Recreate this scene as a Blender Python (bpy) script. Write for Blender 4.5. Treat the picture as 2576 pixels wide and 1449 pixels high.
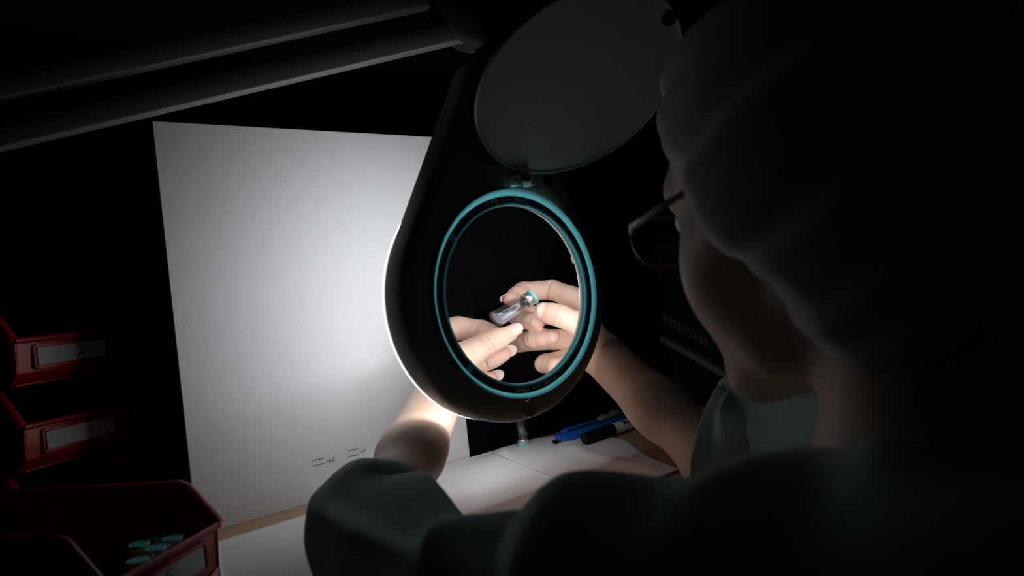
import bpy, bmesh, math, random
import numpy as np
from mathutils import Vector, Matrix

for o in list(bpy.data.objects):
    bpy.data.objects.remove(o)
random.seed(4); rng = np.random.default_rng(4)
sc = bpy.context.scene
COL = sc.collection

# ------------------------------------------------------------------ camera
CAMZ = 0.95                      # eye height of the photographer above the floor
FPX = 1717.0                     # focal length in pixels of a 2576 px wide frame
ROLL = math.radians(6.2)
cR = np.array([math.cos(ROLL), 0, -math.sin(ROLL)])
cU = np.array([math.sin(ROLL), 0, math.cos(ROLL)])
cam_d = bpy.data.cameras.new('camera'); cam = bpy.data.objects.new('camera', cam_d); COL.objects.link(cam)
cam_d.sensor_width = 36.0; cam_d.lens = FPX / 2576 * 36.0; cam_d.clip_start = 0.01
cam.matrix_world = Matrix(((cR[0], cU[0], 0, 0), (0, 0, -1, 0), (cR[2], cU[2], 0, CAMZ), (0, 0, 0, 1)))
cam_d.dof.use_dof = True; cam_d.dof.focus_distance = 0.70; cam_d.dof.aperture_fstop = 5.0
sc.camera = cam

# ------------------------------------------------------------------ world, exposure
w = bpy.data.worlds.new('dark_room'); sc.world = w; w.use_nodes = True
bg = w.node_tree.nodes['Background']; bg.inputs[0].default_value = (0.9, 1.0, 0.85, 1); bg.inputs[1].default_value = 0.0012
sc.view_settings.view_transform = 'Standard'; sc.view_settings.look = 'None'
sc.view_settings.exposure = 0.0; sc.view_settings.gamma = 1.0; sc.view_settings.use_curve_mapping = False
sc.cycles.use_denoising = True
sc.cycles.sample_clamp_indirect = 3.0
sc.cycles.max_bounces = 16; sc.cycles.transmission_bounces = 14; sc.cycles.glossy_bounces = 6; sc.cycles.diffuse_bounces = 4
LED_POWER = 15.5                 # radiance of the lamp's diffuser ring, the only lamp in the room

# ------------------------------------------------------------------ places
def at(u, v, d):                 # a point of the place, from where it stands in the photograph and its distance
    p = d * ((u - 1288) / FPX * cR + (724.5 - v) / FPX * cU + np.array([0, 1, 0])); p[2] += CAMZ; return p
DESK = CAMZ - 0.195
def desk_at(u, v, z=0.0):
    r = at(u, v, 1.0) - np.array([0, 0, CAMZ]); return r * ((DESK + z - CAMZ) / r[2]) + np.array([0, 0, CAMZ])
YAW = math.radians(38.3)         # the lamp head, the boards and the person all face along this direction
LC = np.array([0.0045, 0.599, CAMZ - 0.006])
LN = np.array([math.sin(YAW), -math.cos(YAW), 0.0]); LX = np.array([math.cos(YAW), math.sin(YAW), 0.0]); LZ = np.array([0, 0, 1.0])
def head(x, y, z):               # lamp head coordinates: x along the lens, y up, z towards the person
    return LC + LX * x + LZ * y + LN * z
# the magnifier: a thick biconvex lens; its refraction says where a hand seen in it really is
LR, LEDGE, LIOR, LF = 0.079, 0.003, 1.5, 0.80
LRC = 2 * (LIOR - 1) * LF; LSAG = LRC - math.sqrt(LRC * LRC - LR * LR)
def behind_lens(u, v, Y):
    o = np.array([0, 0, CAMZ]); d = at(u, v, 1.0) - o; d /= np.linalg.norm(d)
    c1 = LC + LN * (LEDGE / 2 + LSAG - LRC); c2 = LC - LN * (LEDGE / 2 + LSAG - LRC)
    def refr(d, N, e):
        ci = -d @ N; return e * d + (e * ci - math.sqrt(1 - e * e * (1 - ci * ci))) * N
    oc = o - c1; b = oc @ d; p = o + (-b - math.sqrt(b * b - (oc @ oc - LRC ** 2))) * d
    d = refr(d, (p - c1) / LRC, 1 / LIOR)
    oc = p - c2; b = oc @ d; p = p + (-b + math.sqrt(b * b - (oc @ oc - LRC ** 2))) * d
    d = refr(d, -(p - c2) / LRC, LIOR)
    return p + d * (Y - p[1]) / d[1]
BL = behind_lens

# ------------------------------------------------------------------ materials
MATS = {}
def mat(name, color, rough=0.5, metal=0.0, noise=0.0, nscale=40.0, bump=0.0, bscale=200.0, trans=0.0, ior=1.45, spec=0.5, coat=0.0, sss=0.0):
    if name in MATS: return MATS[name]
    m = bpy.data.materials.new(name); m.use_nodes = True; nt = m.node_tree; b = nt.nodes['Principled BSDF']
    b.inputs['Base Color'].default_value = (*color, 1); b.inputs['Roughness'].default_value = rough
    b.inputs['Metallic'].default_value = metal; b.inputs['IOR'].default_value = ior
    b.inputs['Specular IOR Level'].default_value = spec
    b.inputs['Transmission Weight'].default_value = trans; b.inputs['Coat Weight'].default_value = coat
    if sss:
        b.inputs['Subsurface Weight'].default_value = sss; b.inputs['Subsurface Radius'].default_value = (1, .4, .25); b.inputs['Subsurface Scale'].default_value = 0.003
    tc = nt.nodes.new('ShaderNodeTexCoord')
    if noise:
        n = nt.nodes.new('ShaderNodeTexNoise'); n.inputs['Scale'].default_value = nscale; n.inputs['Detail'].default_value = 5
        nt.links.new(tc.outputs['Object'], n.inputs['Vector'])
        mx = nt.nodes.new('ShaderNodeMixRGB'); mx.inputs[1].default_value = (*[c * (1 - noise) for c in color], 1)
        mx.inputs[2].default_value = (*[min(1, c * (1 + noise)) for c in color], 1)
        nt.links.new(n.outputs['Fac'], mx.inputs[0]); nt.links.new(mx.outputs[0], b.inputs['Base Color'])
    if bump:
        n2 = nt.nodes.new('ShaderNodeTexNoise'); n2.inputs['Scale'].default_value = bscale; n2.inputs['Detail'].default_value = 4
        nt.links.new(tc.outputs['Object'], n2.inputs['Vector'])
        bp = nt.nodes.new('ShaderNodeBump'); bp.inputs['Strength'].default_value = bump; bp.inputs['Distance'].default_value = 0.001
        nt.links.new(n2.outputs['Fac'], bp.inputs['Height']); nt.links.new(bp.outputs['Normal'], b.inputs['Normal'])
    MATS[name] = m; return m
def emit(name, color, strength):
    m = bpy.data.materials.new(name); m.use_nodes = True; nt = m.node_tree; nt.nodes.clear()
    e = nt.nodes.new('ShaderNodeEmission'); o = nt.nodes.new('ShaderNodeOutputMaterial')
    e.inputs[0].default_value = (*color, 1); e.inputs[1].default_value = strength
    nt.links.new(e.outputs[0], o.inputs[0]); return m
def translucent(name, color, tint, frac, rough=0.35):
    m = bpy.data.materials.new(name); m.use_nodes = True; nt = m.node_tree; b = nt.nodes['Principled BSDF']; o = nt.nodes['Material Output']
    b.inputs['Base Color'].default_value = (*color, 1); b.inputs['Roughness'].default_value = rough
    t = nt.nodes.new('ShaderNodeBsdfTranslucent'); t.inputs[0].default_value = (*tint, 1)
    tc = nt.nodes.new('ShaderNodeTexCoord'); n = nt.nodes.new('ShaderNodeTexNoise'); n.inputs['Scale'].default_value = 300
    nt.links.new(tc.outputs['Object'], n.inputs['Vector'])
    bp = nt.nodes.new('ShaderNodeBump'); bp.inputs['Strength'].default_value = .05; bp.inputs['Distance'].default_value = .0005
    nt.links.new(n.outputs['Fac'], bp.inputs['Height']); nt.links.new(bp.outputs['Normal'], b.inputs['Normal'])
    x = nt.nodes.new('ShaderNodeMixShader'); x.inputs[0].default_value = frac
    nt.links.new(b.outputs[0], x.inputs[1]); nt.links.new(t.outputs[0], x.inputs[2]); nt.links.new(x.outputs[0], o.inputs[0]); return m

M_white_board = mat('white_board', (.78, .78, .80), .75, noise=.02, nscale=60, bump=.05, bscale=900)
M_black_board = mat('black_board', (.0025, .0025, .0025), .95, noise=.2, spec=.02)
M_wall = mat('dark_wall', (.070, .072, .050), .95, noise=.15, nscale=3, spec=.05)
M_floor = mat('dark_floor', (.03, .03, .03), .8, noise=.2, nscale=6)
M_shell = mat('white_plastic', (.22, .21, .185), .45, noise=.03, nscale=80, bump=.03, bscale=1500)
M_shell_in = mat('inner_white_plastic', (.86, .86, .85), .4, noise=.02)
M_black = mat('black_plastic', (.030, .034, .036), .42, noise=.1, nscale=300, bump=.05, bscale=2500)
M_joint = mat('dark_joint_plastic', (.010, .010, .011), .55, noise=.1, spec=.2)
M_letter = mat('raised_letter_highlight', (.80, .84, .85), .28, noise=.1, coat=.3)  # black relief coloured pale: the highlights on it are painted in
M_teal = translucent('teal_plastic', (.14, .36, .40), (.12, .44, .49), .22)
M_cover = mat('grey_cover_plastic', (.56, .68, .67), .38, noise=.03, nscale=50, bump=.03, bscale=1200)
M_led = emit('led_diffuser', (.93, .97, 1.0), LED_POWER)
M_glass = mat('lens_glass', (1, 1, 1), 0.0, trans=1.0, ior=LIOR)
def thin_glass(name, tint, whitening, rough):
    m = bpy.data.materials.new(name); m.use_nodes = True; nt = m.node_tree; nt.nodes.clear(); L = nt.links.new
    o = nt.nodes.new('ShaderNodeOutputMaterial'); t = nt.nodes.new('ShaderNodeBsdfTransparent'); t.inputs[0].default_value = (*tint, 1)
    g = nt.nodes.new('ShaderNodeBsdfGlossy'); g.inputs['Roughness'].default_value = rough
    fr = nt.nodes.new('ShaderNodeFresnel'); fr.inputs[0].default_value = 2.1; x = nt.nodes.new('ShaderNodeMixShader')
    gm = nt.nodes.new('ShaderNodeNewGeometry'); nb_ = nt.nodes.new('ShaderNodeMath'); nb_.operation = 'SUBTRACT'; nb_.inputs[0].default_value = 1.0; L(gm.outputs['Backfacing'], nb_.inputs[1])
    ml = nt.nodes.new('ShaderNodeMath'); ml.operation = 'MULTIPLY'; L(fr.outputs[0], ml.inputs[0]); L(nb_.outputs[0], ml.inputs[1])   # reflect on the outside of each wall only
    L(ml.outputs[0], x.inputs[0]); L(g.outputs[0], x.inputs[2])
    if whitening:
        d = nt.nodes.new('ShaderNodeBsdfTranslucent'); d.inputs[0].default_value = (.9, .92, .97, 1); e = nt.nodes.new('ShaderNodeBsdfDiffuse'); e.inputs[0].default_value = (.9, .92, .97, 1)
        y = nt.nodes.new('ShaderNodeMixShader'); y.inputs[0].default_value = .5; L(d.outputs[0], y.inputs[1]); L(e.outputs[0], y.inputs[2])
        tc = nt.nodes.new('ShaderNodeTexCoord'); n = nt.nodes.new('ShaderNodeTexNoise'); n.inputs['Scale'].default_value = 60; L(tc.outputs['Object'], n.inputs['Vector'])
        mr = nt.nodes.new('ShaderNodeMapRange'); mr.inputs['From Min'].default_value = .35; mr.inputs['From Max'].default_value = .65; mr.inputs['To Min'].default_value = whitening * .5; mr.inputs['To Max'].default_value = min(1, whitening * 1.4); L(n.outputs['Fac'], mr.inputs['Value'])
        z = nt.nodes.new('ShaderNodeMixShader'); L(mr.outputs[0], z.inputs[0]); L(t.outputs[0], z.inputs[1]); L(y.outputs[0], z.inputs[2]); L(z.outputs[0], x.inputs[1])
    else: L(t.outputs[0], x.inputs[1])
    L(x.outputs[0], o.inputs[0]); return m
M_vglass = thin_glass('vial_glass', (.92, .925, .94), 0, .15)
M_liquid = thin_glass('whitened_liquid', (.97, .98, 1), .60, .05)  # white mixed in, painting the lamp light gathered by the vial base
M_water = thin_glass('clear_water', (.95, .96, 1), 0, .04)
M_alu = mat('crimp_aluminium', (.80, .80, .82), .28, metal=.85, noise=.04)
M_ink = mat('dark_ink', (.02, .02, .03), .6, noise=.2)
M_rubber = mat('grey_stopper', (.10, .10, .11), .6, noise=.1)
M_cap = mat('teal_flip_cap', (.24, .74, .74), .35, noise=.05)
M_metal = mat('arm_metal', (.21, .21, .21), .45, metal=.3, noise=.06, nscale=30)
M_steel = mat('bracket_steel', (.5, .5, .5), .35, metal=.8, noise=.05)
M_red = mat('red_plastic', (.28, .005, .008), .40, noise=.12, nscale=25, bump=.08, bscale=400)
M_card = mat('label_card', (.72, .72, .74), .6, noise=.03)
M_film = mat('clear_film', (1, 1, 1), .08, trans=1.0, ior=1.1, noise=.001)
M_paper = mat('white_paper', (.84, .84, .85), .8, noise=.02, nscale=30, bump=.05, bscale=600)
M_tissue = mat('crumpled_paper', (.78, .77, .77), .85, noise=.03, nscale=20, bump=.1, bscale=300)
M_blue = mat('blue_plastic', (.015, .12, .50), .35, noise=.06)
M_grey = mat('grey_plastic', (.22, .22, .22), .5, noise=.06)
M_fabric = mat('green_cotton', (.50, .66, .63), .9, noise=.06, nscale=120, bump=.25, bscale=900, spec=.1)
M_netcap = mat('grey_bouffant', (.72, .72, .70), .9, noise=.10, nscale=90, bump=.3, bscale=700, spec=.1)
M_frame = mat('maroon_acetate', (.06, .01, .012), .25, noise=.1)
M_eye = mat('eye_white', (.7, .68, .65), .2, noise=.03)
M_nail = mat('nail_plate', (.83, .55, .48), .28, noise=.03, coat=.3, sss=.1)
M_nailtip = mat('nail_free_edge', (.80, .70, .62), .25, noise=.03, coat=.3)
M_orange = emit('orange_indicator', (1.0, .22, .02), .35)
M_instr = mat('instrument_case', (.012, .012, .012), .55, noise=.1)
M_key = mat('instrument_key', (.12, .12, .125), .5, noise=.08)
M_keyface = mat('instrument_key_inlay', (.02, .02, .022), .4, noise=.08)
M_strip = mat('pale_trim', (.17, .17, .145), .5, noise=.06)
M_hairdark = mat('dark_hair', (.02, .015, .012), .5, noise=.2, nscale=200)

def wood():
    m = bpy.data.materials.new('birch_desk'); m.use_nodes = True; nt = m.node_tree; b = nt.nodes['Principled BSDF']
    tc = nt.nodes.new('ShaderNodeTexCoord'); mp = nt.nodes.new('ShaderNodeMapping'); mp.inputs['Scale'].default_value = (3, 40, 40)
    mp.inputs['Rotation'].default_value = (0, 0, -math.radians(37.5))
    n = nt.nodes.new('ShaderNodeTexNoise'); n.inputs['Scale'].default_value = 4; n.inputs['Detail'].default_value = 6
    r = nt.nodes.new('ShaderNodeValToRGB'); r.color_ramp.elements[0].color = (.44, .27, .16, 1); r.color_ramp.elements[1].color = (.60, .41, .27, 1)
    r.color_ramp.elements[0].position = .3; r.color_ramp.elements[1].position = .7
    nt.links.new(tc.outputs['Object'], mp.inputs[0]); nt.links.new(mp.outputs[0], n.inputs['Vector'])
    nt.links.new(n.outputs['Fac'], r.inputs[0]); nt.links.new(r.outputs[0], b.inputs['Base Color']); b.inputs['Roughness'].default_value = .45
    return m
M_wood = wood()

def skin():
    m = bpy.data.materials.new('skin'); m.use_nodes = True; nt = m.node_tree; b = nt.nodes['Principled BSDF']; L = nt.links.new
    tc = nt.nodes.new('ShaderNodeTexCoord')
    a_tip = nt.nodes.new('ShaderNodeAttribute'); a_tip.attribute_name = 'pink'
    a_wr = nt.nodes.new('ShaderNodeAttribute'); a_wr.attribute_name = 'wrinkle'
    a_al = nt.nodes.new('ShaderNodeAttribute'); a_al.attribute_name = 'along'
    n = nt.nodes.new('ShaderNodeTexNoise'); n.inputs['Scale'].default_value = 90; n.inputs['Detail'].default_value = 5; L(tc.outputs['Object'], n.inputs['Vector'])
    c1 = nt.nodes.new('ShaderNodeMixRGB'); c1.inputs[1].default_value = (.70, .46, .35, 1); c1.inputs[2].default_value = (.79, .545, .43, 1); L(n.outputs['Fac'], c1.inputs[0])
    c2 = nt.nodes.new('ShaderNodeMixRGB'); c2.inputs[2].default_value = (.84, .47, .40, 1); L(c1.outputs[0], c2.inputs[1]); L(a_tip.outputs['Fac'], c2.inputs[0])
    L(c2.outputs[0], b.inputs['Base Color'])
    b.inputs['Roughness'].default_value = .5; b.inputs['Subsurface Weight'].default_value = .12
    b.inputs['Subsurface Radius'].default_value = (1, .35, .2); b.inputs['Subsurface Scale'].default_value = .003
    # skin relief: fine grain everywhere, creases across the finger at its joints
    g = nt.nodes.new('ShaderNodeTexNoise'); g.inputs['Scale'].default_value = 900; g.inputs['Detail'].default_value = 3; L(tc.outputs['Object'], g.inputs['Vector'])
    d = nt.nodes.new('ShaderNodeTexNoise'); d.inputs['Scale'].default_value = 260; d.inputs['Detail'].default_value = 2; L(tc.outputs['Object'], d.inputs['Vector'])
    s1 = nt.nodes.new('ShaderNodeMath'); s1.operation = 'MULTIPLY_ADD'; L(d.outputs['Fac'], s1.inputs[0]); s1.inputs[1].default_value = 15.0
    k = nt.nodes.new('ShaderNodeMath'); k.operation = 'MULTIPLY'; L(a_al.outputs['Fac'], k.inputs[0]); k.inputs[1].default_value = 3300.0
    L(k.outputs[0], s1.inputs[2])
    si = nt.nodes.new('ShaderNodeMath'); si.operation = 'SINE'; L(s1.outputs[0], si.inputs[0])
    ab = nt.nodes.new('ShaderNodeMath'); ab.operation = 'ABSOLUTE'; L(si.outputs[0], ab.inputs[0])
    pw = nt.nodes.new('ShaderNodeMath'); pw.operation = 'POWER'; L(ab.outputs[0], pw.inputs[0]); pw.inputs[1].default_value = .5
    mu = nt.nodes.new('ShaderNodeMath'); mu.operation = 'MULTIPLY'; L(pw.outputs[0], mu.inputs[0]); L(a_wr.outputs['Fac'], mu.inputs[1])
    ad = nt.nodes.new('ShaderNodeMath'); ad.operation = 'MULTIPLY_ADD'; L(g.outputs['Fac'], ad.inputs[0]); ad.inputs[1].default_value = .22; L(mu.outputs[0], ad.inputs[2])
    bp = nt.nodes.new('ShaderNodeBump'); bp.inputs['Strength'].default_value = .6; bp.inputs['Distance'].default_value = .0006
    L(ad.outputs[0], bp.inputs['Height']); L(bp.outputs['Normal'], b.inputs['Normal'])
    return m
M_skin = skin()

# ------------------------------------------------------------------ mesh helpers
def link(o, parent=None):
    COL.objects.link(o)
    if parent is not None:
        o.parent = parent; o.matrix_parent_inverse = parent.matrix_basis.inverted() if parent.parent is None else Matrix.Identity(4)
    return o
def raw(name, verts, faces, m, parent=None, smooth=False, mats=None, midx=None):
    me = bpy.data.meshes.new(name); me.from_pydata([tuple(map(float, v)) for v in verts], [], [tuple(map(int, f)) for f in faces])
    for x in (mats or [m]): me.materials.append(x)
    if smooth: me.polygons.foreach_set('use_smooth', [True] * len(me.polygons))
    if midx is not None: me.polygons.foreach_set('material_index', midx)
    me.update(); return link(bpy.data.objects.new(name, me), parent)
class MB:
    def __init__(s): s.v = []; s.f = []
    def add(s, v, f):
        k = len(s.v); s.v += [np.asarray(p, float) for p in v]; s.f += [tuple(i + k for i in q) for q in f]; return s
    def box(s, c, h, ax=None):
        ax = ax if ax is not None else np.eye(3); c = np.asarray(c, float)
        v = [c + ax[0] * h[0] * a + ax[1] * h[1] * b + ax[2] * h[2] * d for a in (-1, 1) for b in (-1, 1) for d in (-1, 1)]
        return s.add(v, [(0, 1, 3, 2), (4, 6, 7, 5), (0, 4, 5, 1), (2, 3, 7, 6), (0, 2, 6, 4), (1, 5, 7, 3)])
    def prism(s, poly, off):     # a planar polygon of 3-D points swept by the vector off
        n = len(poly); p = [np.asarray(q, float) for q in poly]; off = np.asarray(off, float)
        return s.add(p + [q + off for q in p], [tuple(range(n - 1, -1, -1)), tuple(range(n, 2 * n))] + [(i, (i + 1) % n, n + (i + 1) % n, n + i) for i in range(n)])
    def lathe(s, prof, seg, fr=None, close=False, caps=True):   # prof: (radius, height) pairs; fr(x,y,z) places it
        fr = fr or (lambda x, y, z: np.array([x, y, z])); v = []; f = []
        for r, z in prof:
            for i in range(seg):
                a = 2 * math.pi * i / seg; v.append(fr(r * math.cos(a), r * math.sin(a), z))
        n = len(prof); R = range(n if close else n - 1)
        for j in R:
            for i in range(seg):
                a, b = j * seg + i, j * seg + (i + 1) % seg; c, d = ((j + 1) % n) * seg + (i + 1) % seg, ((j + 1) % n) * seg + i
                f.append((a, b, c, d))
        if not close and caps:
            f.append(tuple(range(seg - 1, -1, -1))); f.append(tuple(range((n - 1) * seg, n * seg)))
        return s.add(v, f)
    def tube(s, pts, r, seg=8, cap=True):
        pts = [np.asarray(p, float) for p in pts]; rs = r if hasattr(r, '__len__') else [r] * len(pts); v = []; f = []
        up = np.array([.13, .21, .97])
        for i, p in enumerate(pts):
            t = pts[min(i + 1, len(pts) - 1)] - pts[max(i - 1, 0)]; t /= np.linalg.norm(t)
            a = np.cross(t, up); a /= np.linalg.norm(a); b = np.cross(t, a)
            for k in range(seg):
                q = 2 * math.pi * k / seg; v.append(p + rs[i] * (math.cos(q) * a + math.sin(q) * b))
        for i in range(len(pts) - 1):
            for k in range(seg): f.append((i * seg + k, i * seg + (k + 1) % seg, (i + 1) * seg + (k + 1) % seg, (i + 1) * seg + k))
        if cap: f.append(tuple(range(seg - 1, -1, -1))); f.append(tuple(range((len(pts) - 1) * seg, len(pts) * seg)))
        return s.add(v, f)
    def build(s, name, m, parent=None, smooth=False, bevel=0.0, seg=2, angle=None):
        o = raw(name, s.v, s.f, m, parent, smooth)
        bm = bmesh.new(); bm.from_mesh(o.data); bmesh.ops.recalc_face_normals(bm, faces=bm.faces); bm.to_mesh(o.data); bm.free()
        if bevel:
            b = o.modifiers.new('bevel', 'BEVEL'); b.width = bevel; b.segments = seg; b.limit_method = 'ANGLE'; b.angle_limit = math.radians(40)
            o.data.polygons.foreach_set('use_smooth', [True] * len(o.data.polygons))
        if angle:
            o.data.polygons.foreach_set('use_smooth', [True] * len(o.data.polygons))
            try: o.data.set_sharp_from_angle(angle=math.radians(angle))
            except Exception: pass
        return o
def empty(name, loc, label=None, cat=None, group=None):
    o = bpy.data.objects.new(name, None); o.empty_display_size = .02; COL.objects.link(o); o.location = [float(x) for x in loc]
    if label: tag(o, label, cat, group)
    return o
def tag(o, label, cat, group=None, kind=None):
    if label: o['label'] = label
    if cat: o['category'] = cat
    if group: o['group'] = group
    if kind: o['kind'] = kind
    return o
def structure(o): o['kind'] = 'structure'; return o
def text_geo(body, size, depth):
    cu = bpy.data.curves.new('t', 'FONT'); cu.body = body; cu.size = size; cu.extrude = depth; cu.align_x = 'CENTER'; cu.align_y = 'CENTER'; cu.resolution_u = 3
    o = bpy.data.objects.new('t', cu); COL.objects.link(o); dg = bpy.context.evaluated_depsgraph_get(); e = o.evaluated_get(dg); me = e.to_mesh()
    v = [np.array(q.co) for q in me.vertices]; f = [tuple(p.vertices) for p in me.polygons]; e.to_mesh_clear()
    bpy.data.objects.remove(o); bpy.data.curves.remove(cu); return v, f

# ------------------------------------------------------------------ implicit surfaces for the body
def smin(a, b, k):
    if k <= 0: return np.minimum(a, b)
    h = np.maximum(k - np.abs(a - b), 0) / k; return np.minimum(a, b) - h * h * k * .25
def sdf_cone(P, a, b, ra, rb):
    ba = b - a; t = np.clip(((P - a) @ ba) / (ba @ ba + 1e-12), 0, 1)
    return np.linalg.norm(P - a - t[..., None] * ba, axis=-1) - (ra + t * (rb - ra))
def sdf_ell(P, c, ax, r):
    q = (P - c) @ ax.T; k0 = np.linalg.norm(q / r, axis=-1); k1 = np.linalg.norm(q / (r * r), axis=-1) + 1e-9; return k0 * (k0 - 1) / k1
def surface(groups, h, cut=None):
    """groups: list of (prims, k inside, k against the rest); prim = ('c',a,b,ra,rb) or ('e',c,axes,radii). Surface nets on a grid."""
    def bb(p, mrg):
        if p[0] == 'c': lo = np.minimum(p[1] - p[3], p[2] - p[4]); hi = np.maximum(p[1] + p[3], p[2] + p[4])
        else:
            e = np.abs(p[2]).T @ p[3]; lo, hi = p[1] - e, p[1] + e
        return lo - mrg, hi + mrg
    lo = np.min([bb(p, 4 * h)[0] for g in groups for p in g[0]], 0); hi = np.max([bb(p, 4 * h)[1] for g in groups for p in g[0]], 0)
    n = np.ceil((hi - lo) / h).astype(int) + 2
    Fd = np.full(n, .05, np.float32)
    for prims, k, kb in groups:
        mrg = max(k, kb) + 3 * h
        l2 = np.min([bb(p, mrg)[0] for p in prims], 0); h2 = np.max([bb(p, mrg)[1] for p in prims], 0)
        i0 = np.clip(((l2 - lo) / h).astype(int), 0, n - 1); i1 = np.clip(((h2 - lo) / h).astype(int) + 2, 1, n)
        ax = [lo[j] + h * np.arange(i0[j], i1[j]) for j in range(3)]
        P = np.stack(np.meshgrid(*ax, indexing='ij'), -1)
        G = None
        for p in prims:
            d = sdf_cone(P, *p[1:]) if p[0] == 'c' else sdf_ell(P, *p[1:])
            G = d if G is None else smin(G, d, k)
        s = tuple(slice(i0[j], i1[j]) for j in range(3)); Fd[s] = smin(Fd[s], G.astype(np.float32), kb)
    if cut is not None:
        for gr in cut:           # creases: thin grooves pressed into the surface
            l2, h2 = bb(gr, 4 * h); i0 = np.clip(((l2 - lo) / h).astype(int), 0, n - 1); i1 = np.clip(((h2 - lo) / h).astype(int) + 2, 1, n)
            ax = [lo[j] + h * np.arange(i0[j], i1[j]) for j in range(3)]; P = np.stack(np.meshgrid(*ax, indexing='ij'), -1)
            d = -sdf_cone(P, *gr[1:]); s = tuple(slice(i0[j], i1[j]) for j in range(3)); Fd[s] = -smin(-Fd[s], -d.astype(np.float32), .0012)
    S = Fd < 0
    c = np.zeros(tuple(n - 1), np.int8)
    for dx in (0, 1):
        for dy in (0, 1):
            for dz in (0, 1): c += S[dx:n[0] - 1 + dx, dy:n[1] - 1 + dy, dz:n[2] - 1 + dz]
    act = np.argwhere((c > 0) & (c < 8)); idx = np.full(tuple(n - 1), -1, np.int32); idx[tuple(act.T)] = np.arange(len(act))
    cs = np.array([(i, j, k) for i in (0, 1) for j in (0, 1) for k in (0, 1)])
    vals = np.stack([Fd[tuple((act + q).T)] for q in cs], 1)
    acc = np.zeros((len(act), 3)); cnt = np.zeros(len(act))
    for i in range(8):
        for j in range(i + 1, 8):
            if np.abs(cs[i] - cs[j]).sum() == 1:
                a, b = vals[:, i], vals[:, j]; m_ = (a < 0) != (b < 0); t = np.where(m_, a / np.where(m_, a - b, 1), 0)
                acc += np.where(m_[:, None], cs[i] + t[:, None] * (cs[j] - cs[i]), 0); cnt += m_
    V = lo + h * (act + acc / cnt[:, None]); Q = []
    for ax_ in range(3):
        o1, o2 = [a for a in range(3) if a != ax_]
        sl = [slice(None)] * 3; sl2 = [slice(None)] * 3; sl[ax_] = slice(0, n[ax_] - 1); sl2[ax_] = slice(1, n[ax_])
        ed = S[tuple(sl)] != S[tuple(sl2)]; e = np.argwhere(ed)
        e = e[(e[:, o1] > 0) & (e[:, o2] > 0) & (e[:, o1] < n[o1] - 1) & (e[:, o2] < n[o2] - 1)]
        flip = S[tuple(e.T)]
        u1 = np.zeros(3, int); u1[o1] = 1; u2 = np.zeros(3, int); u2[o2] = 1
        q = np.stack([idx[tuple((e - u1 - u2).T)], idx[tuple((e - u2).T)], idx[tuple(e.T)], idx[tuple((e - u1).T)]], 1)
        if ax_ == 1: flip = ~flip
        q[~flip] = q[~flip][:, ::-1]; Q.append(q)
    Q = np.concatenate(Q); Q = Q[(Q >= 0).all(1)]
    return V, Q
def npmesh(name, V, Q, m, parent=None):
    me = bpy.data.meshes.new(name); me.vertices.add(len(V)); me.vertices.foreach_set('co', V.astype(np.float32).ravel())
    me.loops.add(Q.size); me.loops.foreach_set('vertex_index', Q.astype(np.int32).ravel())
    me.polygons.add(len(Q)); me.polygons.foreach_set('loop_start', np.arange(0, Q.size, 4, dtype=np.int32)); me.polygons.foreach_set('loop_total', np.full(len(Q), 4, np.int32))
    me.polygons.foreach_set('use_smooth', np.ones(len(Q), bool)); me.materials.append(m); me.update(calc_edges=True); me.validate()
    return link(bpy.data.objects.new(name, me), parent)
def unit(v): v = np.asarray(v, float); return v / np.linalg.norm(v)

# =================================================================== THE SETTING
BD = unit((.793, .608, 0)); BN = np.array([BD[1], -BD[0], 0])      # along the boards; out of the boards, towards the person
BR = np.array([-.0707, .8105, DESK])                                   # foot of the joint between white and black board
desk = MB(); dc = BR + BN * .12 + BD * (-.05); desk.box(dc - [0, 0, .015], (1.05, .27, .015), np.array([BD, BN, [0, 0, 1.]]))
o = desk.build('desk', M_wood, bevel=.003)
tag(o, 'birch wood desktop under the papers, bins and boards', 'desk')
for nm, c, s in (('leg', BR + BD * .95 + BN * .35, 1), ('leg', BR - BD * 1.05 + BN * .35, 1), ('leg', BR + BD * .95 - BN * .12, 1), ('leg', BR - BD * 1.05 - BN * .12, 1)):
    MB().box([c[0], c[1], (DESK - .03) / 2], (.025, .025, (DESK - .03) / 2), np.array([BD, BN, [0, 0, 1.]])).build('leg', M_grey, o, bevel=.003)
f = MB().box([0, .6, -.01], (3, 3, .01)).build('floor', M_floor); structure(f)
wb = BR - BN * .55
f = MB().box([wb[0], wb[1], 1.3], (2.6, .03, 1.3), np.array([BD, BN, [0, 0, 1.]])).build('wall_back', M_wall); structure(f)

# the two inspection boards on the desk
def board(name, x0, x1, hgt, m, label):
    c = BR + BD * (x0 + x1) / 2 - BN * .0025; c = np.array([c[0], c[1], DESK + hgt / 2])
    b = MB().box(c, ((x1 - x0) / 2, .0025, hgt / 2), np.array([BD, BN, [0, 0, 1.]])).build(name, m, bevel=.0006)
    tag(b, label, 'board'); return b
wbd = board('inspection_board', -.3035, -.0005, .383, M_white_board, 'white inspection board standing on the desk left of the magnifier')
board('inspection_board', .0005, .320, .383, M_black_board, 'matte black inspection board standing behind the magnifier')
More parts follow.
